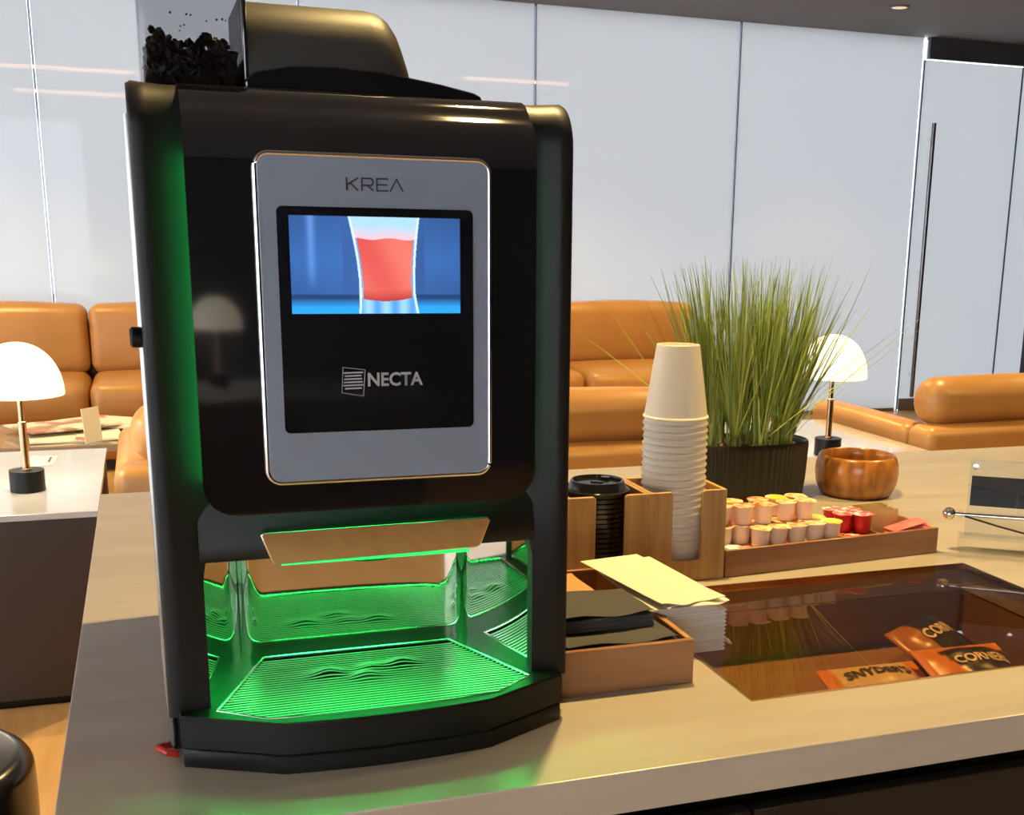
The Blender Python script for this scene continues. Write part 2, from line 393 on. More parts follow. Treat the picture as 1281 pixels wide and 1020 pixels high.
for s in (-1, 1):                       # curved side pillars
    V = []; Fc = []; pr = profile(.045, 0., 8, .25)
    for (p, nrm) in pr:
        low = min(1, max(0, (p[1]-.19)/.05))
        cs = [(.156-.012*low, -.040), (.156-.012*low, -.001-.013*low), (.166-.002*low, -.0005-.008*low), (.179, .0), (.1895, .001), (.1925, -.001), (.1935, -.005), (.1935, -.045)]
        cs = [(x, o if o < -.03 else max(o, -.012*(1-nrm[1])-.001)) for x, o in cs]
        for (x, o) in cs: V.append((s*x, p[0]+nrm[0]*o, p[1]+nrm[1]*o))
    m = len(cs)
    for k in range(len(pr)-1):
        for i in range(m-1): Fc.append((k*m+i, k*m+i+1, (k+1)*m+i+1, (k+1)*m+i))
    mesh('pillar', V, Fc, 'black_matte', cm, ang=50)
    tube('side_trim', [(s*.1905, .016, .012), (s*.1915, .015, .10), (s*.1925, .014, .50), (s*.1925, .022, .575)], [.004, .0045, .0045, .004], 'trim_steel', cm, 10)
for s in (-1, 1): box('side_panel', min(s*.181, s*.1912), max(s*.181, s*.1912), .016, .455, .006, .2165, 'black_matte', cm, .002)
prism('chin', [(.0145, .262), (.0135, .245), (.0015, .205), (.001, .192), (.003, .189), (.06, .189), (.06, .262)], 'x', -.158, .158, 'black_matte', cm, .0008, 2)
lk = lathe('lock', [(0, 0), (.009, 0), (.009, .008), (.007, .010), (0, .010)], 'black_satin', cm, 16, (-.1935, .012, .392), (0, -PI/2, 0))
# glossy door wrapped over the top edge
V = []; Fc = []; DW = .152; zb = .236; rc = .028; DX = 25
rows = []
nz = [zb+rc*(1-math.cos(PI/2*i/6)) for i in range(6)]
for z in nz: rows.append(((-.0, z), (-1, 0), .016))
for i in range(10): 
    z = zb+rc+(H-FR-zb-rc)*i/9; rows.append(((0, z), (-1, 0), .016))
for i in range(1, 11):
    a = PI/2*i/10; rows.append(((FR-FR*math.cos(a), H-FR+FR*math.sin(a)), (-math.cos(a), math.sin(a)), .016-.0152*min(1, i/4)))
rows.append(((.075, H), (0, 1), .003))
for lay in (0, .009):
    for (p, nrm, off) in rows:
        dz = p[1]-zb
        hw = DW if dz >= rc else DW-rc+math.sqrt(max(0, rc*rc-(rc-dz)**2))
        o = off-lay*min(1, off/.016)
        for i in range(DX):
            x = -hw+2*hw*i/(DX-1); V.append((x, p[0]+nrm[0]*o, p[1]+nrm[1]*o))
R = len(rows)
for lay in (0, 1):
    for k in range(R-1):
        for i in range(DX-1):
            q = lay*R*DX+k*DX+i; Fc.append((q, q+1, q+DX+1, q+DX))
for k in range(R-1):
    for i in (0, DX-1): q = k*DX+i; Fc.append((q, q+DX, q+DX+R*DX, q+R*DX))
for i in range(DX-1):
    for k in (0, R-1): q = k*DX+i; Fc.append((q, q+1, q+1+R*DX, q+R*DX))
mesh('door_panel', V, Fc, 'black_gloss', cm, ang=50)
bm = bmesh.new()
for s, e in ((-1, .1405), (1, .128)): addbox(bm, s*e-.002, s*e+.002, -.0045, .004, .262, .545)
addbox(bm, -.118, .118, -.0045, .004, .254, .258)
tag(bmobj('light_strip', bm, 'led', cm, False), 'green light strip behind the door edge')
# control panel
cp = prism('control_panel', rrect(-.0955, .1055, .265, .546, .011), 'y', -.0205, -.0155, 'panel_grey', cm, .001, 2)
ring = rrect(-.0965, .1065, .264, .547, .012, 8)
tube('chrome_rim', [(x, -.0185, z) for x, z in ring]+[(ring[0][0], -.0185, ring[0][1])], .0024, 'chrome', cp, 10)
prism('display_glass', rrect(-.0805, .0905, .309, .504, .005), 'y', -.0214, -.0200, 'glass_black', cp)
# screen picture: juice glass on blue
nx, nzz = 300, 168; x0, x1, z0, z1 = -.0705, .0785, .4135, .4965
V = []; Fc = []; cols = []
def mixc(a, b, t): t = max(0, min(1, t)); return tuple(a[i]*(1-t)+b[i]*t for i in range(3))
for j in range(nzz+1):
    for i in range(nx+1):
        u, v = i/nx, j/nzz; V.append((x0+(x1-x0)*u, -.0216, z0+(z1-z0)*v))
        c = mixc((.045, .14, .42), (.03, .09, .28), abs(u-.45)*1.6)
        c = mixc(c, (.16, .36, .85), math.exp(-((u-.12)/.022)**2)*.75*max(0, min(1, (v-.25)*4)))
        c = mixc(c, (.06, .24, .72), max(0, 1-abs(v-.55)*2.2)*.35*(u < .3 or u > .78))
        if v < .20: c = mixc((.02, .06, .2), (.03, .40, 1.0), max(0, min(1, (.16-v)*10)))
        wl = .335+.058*math.sin(min(1, max(0, 1-v))*2.0)
        wr = .755-.030*math.sin(min(1, max(0, 1-v))*2.4)+.012*max(0, .2-v)*5
        if wl < u < wr:
            e = min(u-wl, wr-u)
            body = mixc((.10, .40, .95), (.55, .92, 1.0), (.5+.5*math.sin(u*60))*.6+(v > .85)*.3)
            jl, jr = wl+.022, wr-.022
            bot = .13+.05*((u-.545)/.19)**2; top = .775-.01*math.sin(u*30)
            if jl < u < jr and bot < v < top:
                w_ = .5+.5*math.sin(u*17+v*5)
                c = mixc((.78, .10, .09), (.92, .22, .16), w_*.6+(u-.4)*1.2)
                c = mixc(c, (.45, .02, .03), max(0, (.24-v+bot-.13)*7))
            elif v >= top: c = mixc((.95, .62, .70), (.45, .75, 1.), min(1, max(0, (v-top)*7)))
            else: c = body
            if e < .014: c = (.75, .95, 1.0)
        cols.append(c)
for j in range(nzz):
    for i in range(nx): q = j*(nx+1)+i; Fc.append((q, q+1, q+nx+2, q+nx+1))
sc = mesh('screen', V, Fc, 'screen', cp, False); colattr(sc.data, cols)
tag(sc, 'lit screen showing a glass of red juice on blue')
# KREA lettering
h, w, g = .0100, .0095, .0035; X0 = -.0205; Zb = .5185; seg = []
ox = X0; seg += [(ox, Zb, ox, Zb+h), (ox+.0012, Zb+h*.5, ox+w, Zb+h), (ox+.0030, Zb+h*.58, ox+w, Zb)]
ox += w+g; seg += [(ox, Zb, ox, Zb+h), (ox, Zb+h, ox+w*.85, Zb+h), (ox+w*.85, Zb+h, ox+w, Zb+h*.82), (ox+w, Zb+h*.82, ox+w, Zb+h*.58), (ox+w, Zb+h*.58, ox+w*.85, Zb+h*.42), (ox, Zb+h*.42, ox+w*.85, Zb+h*.42), (ox+w*.5, Zb+h*.42, ox+w, Zb)]
ox += w+g; seg += [(ox, Zb, ox, Zb+h), (ox, Zb+h, ox+w, Zb+h), (ox, Zb+h*.5, ox+w*.9, Zb+h*.5), (ox, Zb, ox+w, Zb)]
ox += w+g*.6; seg += [(ox, Zb, ox+w*.58, Zb+h), (ox+w*.58, Zb+h, ox+w*1.16, Zb)]
bmobj('lettering', strokes(seg, .0014, .0006), 'ink', cp, False, (0, -.0207, 0))
# maker's logo: slanted square of lines + word
seg = []
A = [(-.0300, .3440), (-.0285, .3665), (-.0090, .3640), (-.0110, .3405)]
for i in range(4): a, b2 = A[i], A[(i+1) % 4]; seg.append((*a, *b2))
lg = strokes(seg, .0005, .0004)
for i in range(6):
    z = .3475+.0028*i; l = .001*((i*7) % 4)
    s2 = strokes([(-.0268-l*.5, z, -.0128+l*.5, z+.0003)], .0014, .0004)
    tm = bpy.data.meshes.new('x'); s2.to_mesh(tm); s2.free(); lg.from_mesh(tm)
bmobj('logo', lg, 'logo_grey', cp, False, (.0, -.0217, .0))
tm = textmesh('NECTA', .0165, .00042)
for v in tm.vertices: v.co = Vector((v.co.x*.93, 0, v.co.y))
link('lettering', tm, 'logo_grey', cp, (.0175, -.0218, .3545))
# visor
prism('visor', [(-.1060, .2165), (-.1030, .2185), (.1060, .2200), (.1085, .2170), (.0985, .1925), (.0945, .1905), (-.0935, .1880), (-.0965, .1900)], 'y', -.016, -.003, 'mirror', cm, .0012, 2)
box('visor_glow_line', -.088, .088, -.0155, -.006, .1868, .1880, 'led_dim', cm)
# cup bay
pl = [(-.158, .012), (-.1215, .112)]
for i in range(1, 9):
    a = PI-(PI/2-.35)*i/8-.35; pl.append((-.0945+.0285*math.cos(a), .1165+.0285*math.sin(a)))
pl += [(-x, y) for x, y in pl[::-1]]
V = [(x, y, z) for z in (.046, .215) for x, y in pl]; n = len(pl)
mesh('bay_wall', V, [(i, i+1, n+i+1, n+i) for i in range(n-1)], 'mirror', cm, ang=30)
prism('bay_ceiling', [(-.158, .06)]+pl[1:-1]+[(.158, .06)], 'z', .2125, .216, 'black_matte', cm)
sp = lathe('spout', [(0, .176), (.030, .176), (.037, .182), (.038, .212), (0, .212)], 'black_satin', cm, 28, (0, .045, 0))
ld = bpy.data.lights.new('bay_light', 'AREA'); ld.shape = 'RECTANGLE'; ld.size = .17; ld.size_y = .035; ld.energy = .42; ld.color = (.02, 1.0, .13)
lo = bpy.data.objects.new('bay_light', ld); C.objects.link(lo); lo.parent = cm; lo.location = (0, .100, .2085)
# base with drip tray
def loop(c, k=(1, 8, 1, 4, 8, 4)):
    out = []
    for i in range(6):
        a, b2 = c[i], c[(i+1) % 6]
        for j in range(k[i]):
            t = j/k[i]; x, y = a[0]+(b2[0]-a[0])*t, a[1]+(b2[1]-a[1])*t
            if i == 1: y -= .007*4*t*(1-t)
            out.append((x, y))
    return out
OUT = [(-.184, -.014), (-.098, -.058), (.098, -.058), (.184, -.014), (.184, .17), (-.184, .17)]
OUT2 = [(x*.985, y+.003 if y < 0 else y) for x, y in OUT]
INN = [(-.152, -.010), (-.109, -.043), (.109, -.043), (.152, -.010), (.0985, .121), (-.0985, .121)]
o_, i_, o2 = loop(OUT), loop(INN), loop(OUT2); n = len(o_)
levels = [[(x, y, .0185) for x, y in o2], [(x, y, .0205) for x, y in o_], [(x, y, .0485) for x, y in o_], [(x*.994, y+.0012 if y < 0 else y, .051) for x, y in o_], [(x, y, .051) for x, y in i_], [(x, y, .020) for x, y in i_]]
V = [p for l in levels for p in l]; Fc = []
for k in range(len(levels)-1):
    for i in range(n): j = (i+1) % n; Fc.append((k*n+i, k*n+j, (k+1)*n+j, (k+1)*n+i))
Fc.append(tuple(5*n+i for i in range(n)))
tray = mesh('drip_tray', V, Fc, 'black_base', cm, ang=25)
prism('base_plinth', [(x*.994, y+.0015 if y < 0 else y) for x, y in loop(OUT)], 'z', .0, .018, 'black_base', cm, .0012, 1)
prism('tray_basin', [(x*.97, y*.97) for x, y in i_], 'z', .0202, .0215, 'tray_in', tray)
def gl(y):                               # half length of a slat at depth y
    pts = [(-.050, .100), (-.043, .108), (-.010, .1505), (.119, .0975)]
    for (ya, wa), (yb, wb2) in zip(pts, pts[1:]):
        if ya <= y <= yb: return wa+(wb2-wa)*(y-ya)/(yb-ya)
    return .1
def bumpz(x, y):
    return sum(hh*math.exp(-(((x-bx)/.013)**2+((y-by)/.010)**2)) for bx, by, hh in ((-.040, .062, .005), (-.004, .044, .004), (.004, .066, .003), (.036, .070, .005)))
V = []; Fc = []; k = 0; y = -.0455
while y < .117:
    w_ = gl(y); m = 44; base = len(V)
    for i in range(m+1):
        x = -w_+2*w_*i/m; z = .0485+bumpz(x, y)
        V += [(x, y-.0013, z-.0001), (x, y-.0011, z+.0005), (x, y+.0011, z+.0005), (x, y+.0013, z-.0001)]
    for i in range(m):
        for c in range(4): d = (c+1) % 4; Fc.append((base+i*4+c, base+i*4+d, base+i*4+4+d, base+i*4+4+c))
    y += .0061
gr = mesh('grille_slats', V, Fc, 'grille', tray); gr['kind'] = 'stuff'
rim = loop([(x*.995, y*.995) for x, y in INN]); tube('grille_rim', [(x, y, .0505) for x, y in rim+rim[:1]], .0016, 'steel', tray, 8)
# hopper
hp = box('bean_hopper', -.180, -.0925, .085, .25, H+.0015, H+.105, 'hopper_clear', cm, .006)
box('hopper_lid', -.182, -.0905, .083, .252, H+.105, H+.113, 'black_lid', cm, .003)
bm = bmesh.new()
for k in range(520):
    x = random.uniform(-.174, -.099); y = .093+random.random()**2.2*.14
    top = .036+.004*math.sin(x*140)+.004*math.sin(y*90)
    z = H+.006+random.random()**.8*top
    if k > 508: z = H+random.uniform(.045, .07); y = .092
    M = Matrix.Translation((x, y, z)) @ Matrix.Rotation(random.random()*6, 4, Vector((random.random(), random.random(), random.random()+.01)).normalized()) @ Matrix.Diagonal((.0052, .0036, .0026, 1) if k <= 508 else (.0012, .0006, .0012, 1))
    bmesh.ops.create_icosphere(bm, subdivisions=1, radius=1, matrix=M)
addbox(bm, -.176, -.097, .10, .244, H+.003, H+.036)
bo = bmobj('coffee_beans', bm, 'bean', hp); bo['kind'] = 'stuff'
OL = [(-.0915, .084), (-.086, .0855), (.025, .0855), (.036, .0835), (.044, .078), (.050, .069), (.055, .056), (.060, .038), (.0645, .018), (.067, .0)]
V = []; Fc = []
for (x, hh) in OL:
    f = (hh/.0855)
    for i in range(15):
        a = PI*i/14; c, d = math.cos(a), math.sin(a)
        V.append((x, .168-.083*math.copysign(abs(c)**.62, c)*(.80+.20*f), H+.001+hh*abs(d)**.62))
for k in range(len(OL)-1):
    for i in range(14): q = k*15+i; Fc.append((q, q+1, q+16, q+15))
Fc.append(tuple(range(15)))
mesh('hopper_cover', V, Fc, 'hopper_black', cm, ang=60)
box('cover_collar', -.0925, -.0885, .0835, .2515, H+.001, H+.0862, 'black_gloss', cm, .0015)
prism('refill_flap', [(-.094, H+.001), (-.094, H+.009), (-.085, H+.016), (-.055, H+.0225), (-.015, H+.024), (.03, H+.0215), (.08, H+.0145), (.112, H+.0085), (.119, H+.0055), (.121, H+.001)], 'y', .056, .083, 'black_gloss', cm, .0015, 2)
# red seal under the left edge
tag(tube('security_tie', [(-.004, 1.125, T+.0035), (-.0155, 1.120, T+.005), (-.0165, 1.108, T+.009), (-.008, 1.099, T+.007), (.001, 1.100, T+.0035)], .0032, 'red_plastic'), 'small red plastic loop on the counter at the machine foot', 'plastic tie')

# ================================================================== BAMBOO ORGANISER, CUPS, LIDS
og = thing('cup_holder', 'bamboo cup and lid organiser with two slotted compartments', 'organiser', (.642, 1.492, T))
HH = .133; DP = .112; th = .006
def slotface(xa, xb, sa, sb, zs, name, rb):
    poly = [(xa, 0), (xb, 0), (xb, HH), (sb+.003, HH), (sb, HH-.003)]
    for i in range(7): a = -PI/2*i/6; poly.append((sb-rb+rb*math.cos(a), zs+rb+rb*math.sin(a)))
    for i in range(7): a = -PI/2-PI/2*i/6; poly.append((sa+rb+rb*math.cos(a), zs+rb+rb*math.sin(a)))
    poly += [(sa, HH-.003), (sa-.003, HH), (xa, HH)]
    return prism(name, poly, 'y', 0, th, 'bamboo', og, .0006, 1)
slotface(-.121, -.0005, -.080, -.036, .032, 'front_board', .006)
slotface(.0005, .120, .036, .082, .032, 'front_board', .006)
for (x0, x1) in ((-.121, -.115), (-.0065, -.0005), (.0005, .0065), (.114, .120)):
    box('side_board', x0, x1, th+.0002, DP-th, 0, HH, 'bamboo', og, .0006, 1)
for (x0, x1) in ((-.121, -.0005), (.0005, .120)):
    box('back_board', x0, x1, DP-th+.0002, DP, 0, HH, 'bamboo', og, .0006, 1)
    box('bottom_board', x0+.0062, x1-.0062, th+.0004, DP-th, .0, .008, 'bamboo', og)
NC = 22; CXC, CYC = .7023, 1.5482; step = .0098; ztop = 1.244
cup0 = thing('paper_cup', 'white paper cup upside down at the very top of the tall stack', 'cup', (CXC, CYC, ztop-.104))
lathe('cup_body', [(.0455, .003), (.0312, .100), (.0305, .104), (.0285, .104), (.0285, .1005), (.0300, .0998), (.0442, .003)], 'cup', cup0, 40, close=False)
V = []; Fc = []
for i in range(40):
    a = 2*PI*i/40
    for j in range(8):
        b2 = 2*PI*j/8; r = .0452+.0022*math.cos(b2); V.append((r*math.cos(a), r*math.sin(a), .0022+.0022*math.sin(b2)))
for i in range(40):
    for j in range(8): Fc.append((i*8+j, ((i+1) % 40)*8+j, ((i+1) % 40)*8+(j+1) % 8, i*8+(j+1) % 8))
mesh('rolled_rim', V, Fc, 'cup', cup0)
V = [(.031*math.cos(2*PI*i/40), .031*math.sin(2*PI*i/40), .1003) for i in range(40)]
mesh('cup_base', V, [tuple(range(40))], 'cup', cup0, False)
tag(cup0, group='paper cups in the stack')
for k in range(1, NC+1):
    c = copytree(cup0); c.location.z -= k*step; c.location.x += random.uniform(-.0004, .0004)
    c['label'] = 'white paper cup nested upside down below the top cup of the tall stack'
NL = 16; LX, LY = .584, 1.5482
lid0 = thing('takeaway_lid', 'black plastic sip lid on top of the lid stack in the bamboo holder', 'lid', (LX, LY, 1.040))
lathe('lid_shell', [(.0445, -.0035), (.0468, -.0030), (.0468, .0022), (.0440, .0038), (.0415, .0035), (.0400, .0060), (.0385, .0140), (.0370, .0155), (.0345, .0150), (.0335, .0110), (.010, .0112), (0, .0115)], 'black_lid', lid0, 40, close=False)
box('sip_tab', -.004, .010, .020, .033, .0112, .0150, 'black_lid', lid0, .0015, loc=(0, 0, 0), rot=(0, 0, -.7))
box('lid_hinge', -.009, .009, -.004, .004, .0112, .0128, 'black_lid', lid0, .001, rot=(0, 0, -.7))
tag(lid0, group='lids in the stack')
for k in range(1, NL+1):
    c = copytree(lid0); c.location.z -= k*.0070; c.location.x += random.uniform(-.0008, .0008); c.location.y += random.uniform(-.0008, .0008)
    c['label'] = 'black plastic lid nested below the top lid in the bamboo holder'

# ================================================================== NAPKINS
nb = thing('napkin_box', 'low bamboo box holding black napkins', 'box', (.391, 1.131, T))
bw, bd, bh = .155, .302, .051
box('front_board', 0, bw, 0, .007, 0, bh, 'bamboo_dark', nb, .0008, 1)
box('back_board', 0, bw, bd-.007, bd, 0, bh, 'bamboo_dark', nb, .0008, 1)
for a in (0, bw-.007): box('side_board', a, a+.007, .0072, bd-.0072, 0, bh, 'bamboo_x', nb, .0008, 1)
box('bottom_board', .0072, bw-.0072, .0072, bd-.0072, 0, .005, 'bamboo_x', nb)
box('divider', .0074, bw-.0074, .168, .173, .005, bh-.002, 'bamboo_x', nb)
def napkin_pile(name, label, x0, x1, y0, y1, z0, n, th_, mat, loc, rz, jig=.002, tilt=0., group=None, edge=None):
    t = thing(name, label, 'napkins', loc, rz, group)
    bm = bmesh.new()
    for k in range(n):
        dx, dy = random.uniform(-jig, jig), random.uniform(-jig, jig)
        addbox(bm, x0+dx, x1+dx, y0+dy, y1+dy, z0+k*th_, z0+(k+1)*th_-.0002)
    o = bmobj('folded_layers', bm, edge or mat, t, False); o['kind'] = 'stuff'
    V = []; Fc = []; nx, ny = 14, 18; zt = z0+n*th_
    for lay in (0, 1):
        for j in range(ny+1):
            for i in range(nx+1):
                u, v = i/nx, j/ny
                e = .0025*max(0, (.12-v)/.12)*(1+math.sin(u*9))*.5+.0012*math.sin(u*7+v*5)+.0015
                V.append((x0+(x1-x0)*u, y0+(y1-y0)*v-.002*math.sin(u*11)*(v < .05), zt+abs(e)+(0 if lay == 0 else .0008)+tilt*v))
    B = (nx+1)*(ny+1)
    for lay in (0, 1):
        for j in range(ny):
            for i in range(nx): q = lay*B+j*(nx+1)+i; Fc.append((q, q+1, q+nx+2, q+nx+1))
    for j in range(ny):
        for i in (0, nx): q = j*(nx+1)+i; Fc.append((q, q+nx+1, q+nx+1+B, q+B))
    for i in range(nx):
        for j in (0, ny): q = j*(nx+1)+i; Fc.append((q, q+1, q+1+B, q+B))
    mesh('top_napkin', V, Fc, mat, t); return t
napkin_pile('napkin_stack', 'black paper napkins lying lower against the front of the bamboo box', .010, .140, .010, .095, .0055, 12, .0036, 'napkin_black', (.391, 1.131, T), 0, .0012)
napkin_pile('napkin_stack', 'black paper napkins forming the raised pile at the middle of the bamboo box', .010, .128, .052, .150, .0525, 4, .0036, 'napkin_black', (.391, 1.131, T), 0, .0012)
napkin_pile('napkin_stack', 'brown kraft napkins at the back of the bamboo box', .012, .110, .180, .285, .0055, 11, .004, 'napkin_kraft', (.391, 1.131, T), 0, .001)
wn = thing('napkin_stack', 'tall stack of white paper napkins leaning over the bamboo box edge', 'napkins', (.549, 1.217, T))
bm = bmesh.new(); NW = 58
for k in range(NW):
    t = k/NW; z = .0004+k*.00101
    sh = -.024*max(0, (t-.86)/.14); dx, dy = random.uniform(-.0004, .0004)+sh, random.uniform(-.0005, .0005)
    addbox(bm, dx, .078+dx+.0015*math.sin(k*1.3), dy, .192+dy, z, z+.00095)
o = bmobj('folded_layers', bm, 'paper_edge', wn, False); o['kind'] = 'stuff'
for layr in range(2):
    V = []; Fc = []; nx, ny = 18, 22; zt = .0600+layr*.0034; rzz = .10+.05*layr
    for lay in (0, 1):
        for j in range(ny+1):
            for i in range(nx+1):
                u, v = i/nx, j/ny
                x = -.020-.006*layr+.086*u; y = -.008+.004*layr+(.205)*v
                y += .004*math.sin(u*8+layr*2)*(1-v)**3
                xr = x*math.cos(rzz)-y*math.sin(rzz); yr = x*math.sin(rzz)+y*math.cos(rzz)
                e = .0015*math.sin(u*6+layr)*(1-v)+.002*max(0, .2-v)*math.sin(u*13+layr)*5*.5
                V.append((xr+.018, yr, zt+e+.0012+lay*.0008+.002*v))
    B = (nx+1)*(ny+1)
    for lay in (0, 1):
        for j in range(ny):
            for i in range(nx): q = lay*B+j*(nx+1)+i; Fc.append((q, q+1, q+nx+2, q+nx+1))
    for j in range(ny):
        for i in (0, nx): q = j*(nx+1)+i; Fc.append((q, q+nx+1, q+nx+1+B, q+B))
    for i in range(nx):
        for j in (0, ny): q = j*(nx+1)+i; Fc.append((q, q+1, q+1+B, q+B))
    mesh('top_napkin', V, Fc, 'paper', wn)
V = []; Fc = []
for j in range(7):
    for i in range(5):
        u, v = i/4, j/6; V.append((.070+.022*u, .006+.055*v, .010+.010*u*(1-u)*2-.006*u+.003*math.sin(v*6+u*3)))
for j in range(6):
    for i in range(4): q = j*5+i; Fc.append((q, q+1, q+6, q+5))
cn = mesh('curled_corner', V, Fc, 'paper', wn); sm = cn.modifiers.new('s', 'SOLIDIFY'); sm.thickness = .0008

# ================================================================== CONDIMENT TRAY
rt = math.atan2(.033, .391)
ctr = thing('condiment_tray', 'shallow reddish bamboo tray filled with creamers and sachets', 'tray', (.766, 1.4935, T), rt)
tl, td, thh = .392, .112, .041
box('front_board', 0, tl, 0, .006, 0, thh, 'bamboo_dark', ctr, .0008, 1)
box('back_board', 0, tl, td-.006, td, 0, thh, 'bamboo_dark', ctr, .0008, 1)
for a in (0, tl-.006): box('side_board', a, a+.006, .0062, td-.0062, 0, thh, 'bamboo_x', ctr, .0008, 1)
box('bottom_board', .0062, tl-.0062, .0062, td-.0062, 0, .005, 'bamboo_x', ctr)
for a in (.226, .292): box('divider', a, a+.004, .0064, td-.0064, .005, thh-.006, 'bamboo_x', ctr)
RL, CHH = .0170, .0262
def creamer(kind):
    body = 'creamer_red' if kind == 'red' else 'creamer'
    foil = {'red': 'foil_red', 'yellow': 'foil_yellow', 'peach': 'foil_peach', 'cream': 'foil_cream'}[kind]
    t = thing('creamer', '', 'creamer', (0, 0, 0))
    lathe('cup', [(0, .0), (.0118, .0), (.0124, .001), (.0140, .022), (.0146, .0272), (.0165, .0276), (.0165, .0284)], body, t, 20, close=False)
    f = lathe('foil_lid', [(0, .0288), (.0166, .0288), (.0170, .0282), (.0168, .0279), (0, .0283)], foil, t, 20)
    prism('pull_tab', [(.013, -.006), (.019, -.004), (.0215, 0), (.019, .004), (.013, .006)], 'z', .0282, .0287, foil, f)
    return t
proto = {k: creamer(k) for k in ('peach', 'cream', 'yellow', 'red')}
used = set()
LAB = {'peach': 'creamer cup with red-and-peach foil lid in the tray', 'cream': 'creamer cup with plain cream foil lid in the tray',
       'yellow': 'creamer cup with bright yellow foil lid in the tray', 'red': 'small red creamer cup with red foil lid in the tray'}
def put(kind, x, y, z, tail):
    o = proto[kind] if kind not in used else copytree(proto[kind]); used.add(kind)
    o.location = (x, y, z); o.rotation_euler = (0, 0, random.uniform(-2.6, -.6)); o['label'] = LAB[kind]+tail; o['group'] = 'creamers in the tray'
def inv(x, y):                          # tray-local -> world
    return (.766+x*math.cos(rt)-y*math.sin(rt), 1.4935+x*math.sin(rt)+y*math.cos(rt))
zb0 = T+.0055; CHH = .0292
cols6 = [.026+i*.0350 for i in range(6)]; rows3 = [.0245, .0560, .0875]
kinds = ['peach', 'cream', 'peach', 'cream', 'peach', 'yellow', 'cream', 'peach', 'cream']
n = 0
for iy, yy in enumerate(rows3):         # bottom layer
    for ix, xx in enumerate(cols6):
        if iy == 0 and ix == 0: continue
        put(kinds[n % 9], *inv(xx, yy), zb0, ', bottom layer'); n += 1
L2 = [(1.35, 0, 'cream'), (2.25, 0, 'cream'), (3.2, 0, 'peach'), (4.15, 0, 'cream'), (5.0, 0, 'yellow'), (0, .95, 'peach'), (.95, 1, 'peach'), (1.9, 1.0, 'peach'), (2.9, 1, 'cream'), (3.8, 1, 'peach'), (4.75, 1.0, 'yellow'), (.1, 2, 'peach'), (1.1, 2, 'peach'), (2.1, 2, 'cream'), (3.1, 2, 'peach'), (4.1, 2, 'cream')]
for (ix, iy, k) in L2: put(k, *inv(.026+ix*.035, .0245+iy*.0315), zb0+CHH, ', second layer')
L3 = [(.05, 1.25, 'peach'), (.98, .95, 'peach'), (1.95, .85, 'peach'), (.95, 1.95, 'cream'), (2.2, 1.85, 'peach'), (3.15, .95, 'cream'), (4.1, .9, 'cream'), (3.2, 1.95, 'yellow'), (4.2, 1.9, 'cream')]
for (ix, iy, k) in L3: put(k, *inv(.026+ix*.035, .0245+iy*.0315), zb0+2*CHH, ', topmost layer')
for (ix, iy) in ((0, 0), (.0, 1), (0, 2), (1, 2)): put('red', *inv(.2475+ix*.0300, .0245+iy*.0315) if ix == 0 else inv(.2765, .0875), zb0, ', standing low')
for (xx, yy) in ((.2490, .060), (.2520, .092), (.2770, .047), (.2785, .080)): put('red', *inv(xx, yy), zb0+CHH, ', standing on the lower ones')
def sachet(name, label, group, mat, w, l, tk, x, y, z, rot):
    V = []; Fc = []; nx, ny = 6, 10
    for s in (1, -1):
        for j in range(ny+1):
            for i in range(nx+1):
                u, v = i/nx*2-1, j/ny*2-1; h_ = tk*.5*(1-u**4)*(1-abs(v)**5) if abs(v) < .86 else 0
                V.append((u*w/2, v*l/2, s*(h_+.0003)))
    B = (nx+1)*(ny+1)
    for s in (0, 1):
        for j in range(ny):
            for i in range(nx): q = s*B+j*(nx+1)+i; Fc.append((q, q+1, q+nx+2, q+nx+1))
    for j in range(ny):
        for i in (0, nx): q = j*(nx+1)+i; Fc.append((q, q+nx+1, q+nx+1+B, q+B))
    for i in range(nx):
        for j in (0, ny): q = j*(nx+1)+i; Fc.append((q, q+1, q+1+B, q+B))
    px_, py_ = inv(x, y)
    o = mesh(name, V, Fc, mat, None, True, (px_, py_, z), rot); tag(o, label, 'sachet', group); return o
for k in range(6): sachet('sugar_sachet', 'white and blue sugar sachet lying at the end of the tray by the cup holder', 'white sachets', 'sachet_white', .034, .040, .004, .028+.004*random.uniform(-1, 1), .027, T+.010+.0052*k, (random.uniform(-.1, .1), random.uniform(-.1, .1), rt+random.uniform(-.4, .4)))
for k in range(7): sachet('sugar_sachet', 'brown paper sugar sachet standing on edge in the tray', 'brown sachets', 'sachet_brown', .060, .052, .004, .325-.004+random.uniform(-.003, .003)+.004*(k > 3), .052+.0078*k, T+.0375, (PI/2-.10, 0, rt+random.uniform(-.04, .04)))
for k in range(7): sachet('sweetener_sachet', 'pink sweetener sachet lying in a fan at the tray corner', 'pink sachets', 'sachet_pink', .062, .036, .0045, .350+.003*math.sin(k*2), .028+.002*math.sin(k), T+.010+.0056*k, (-.05, -.10-.02*k, rt+.15*math.sin(k*1.7)))

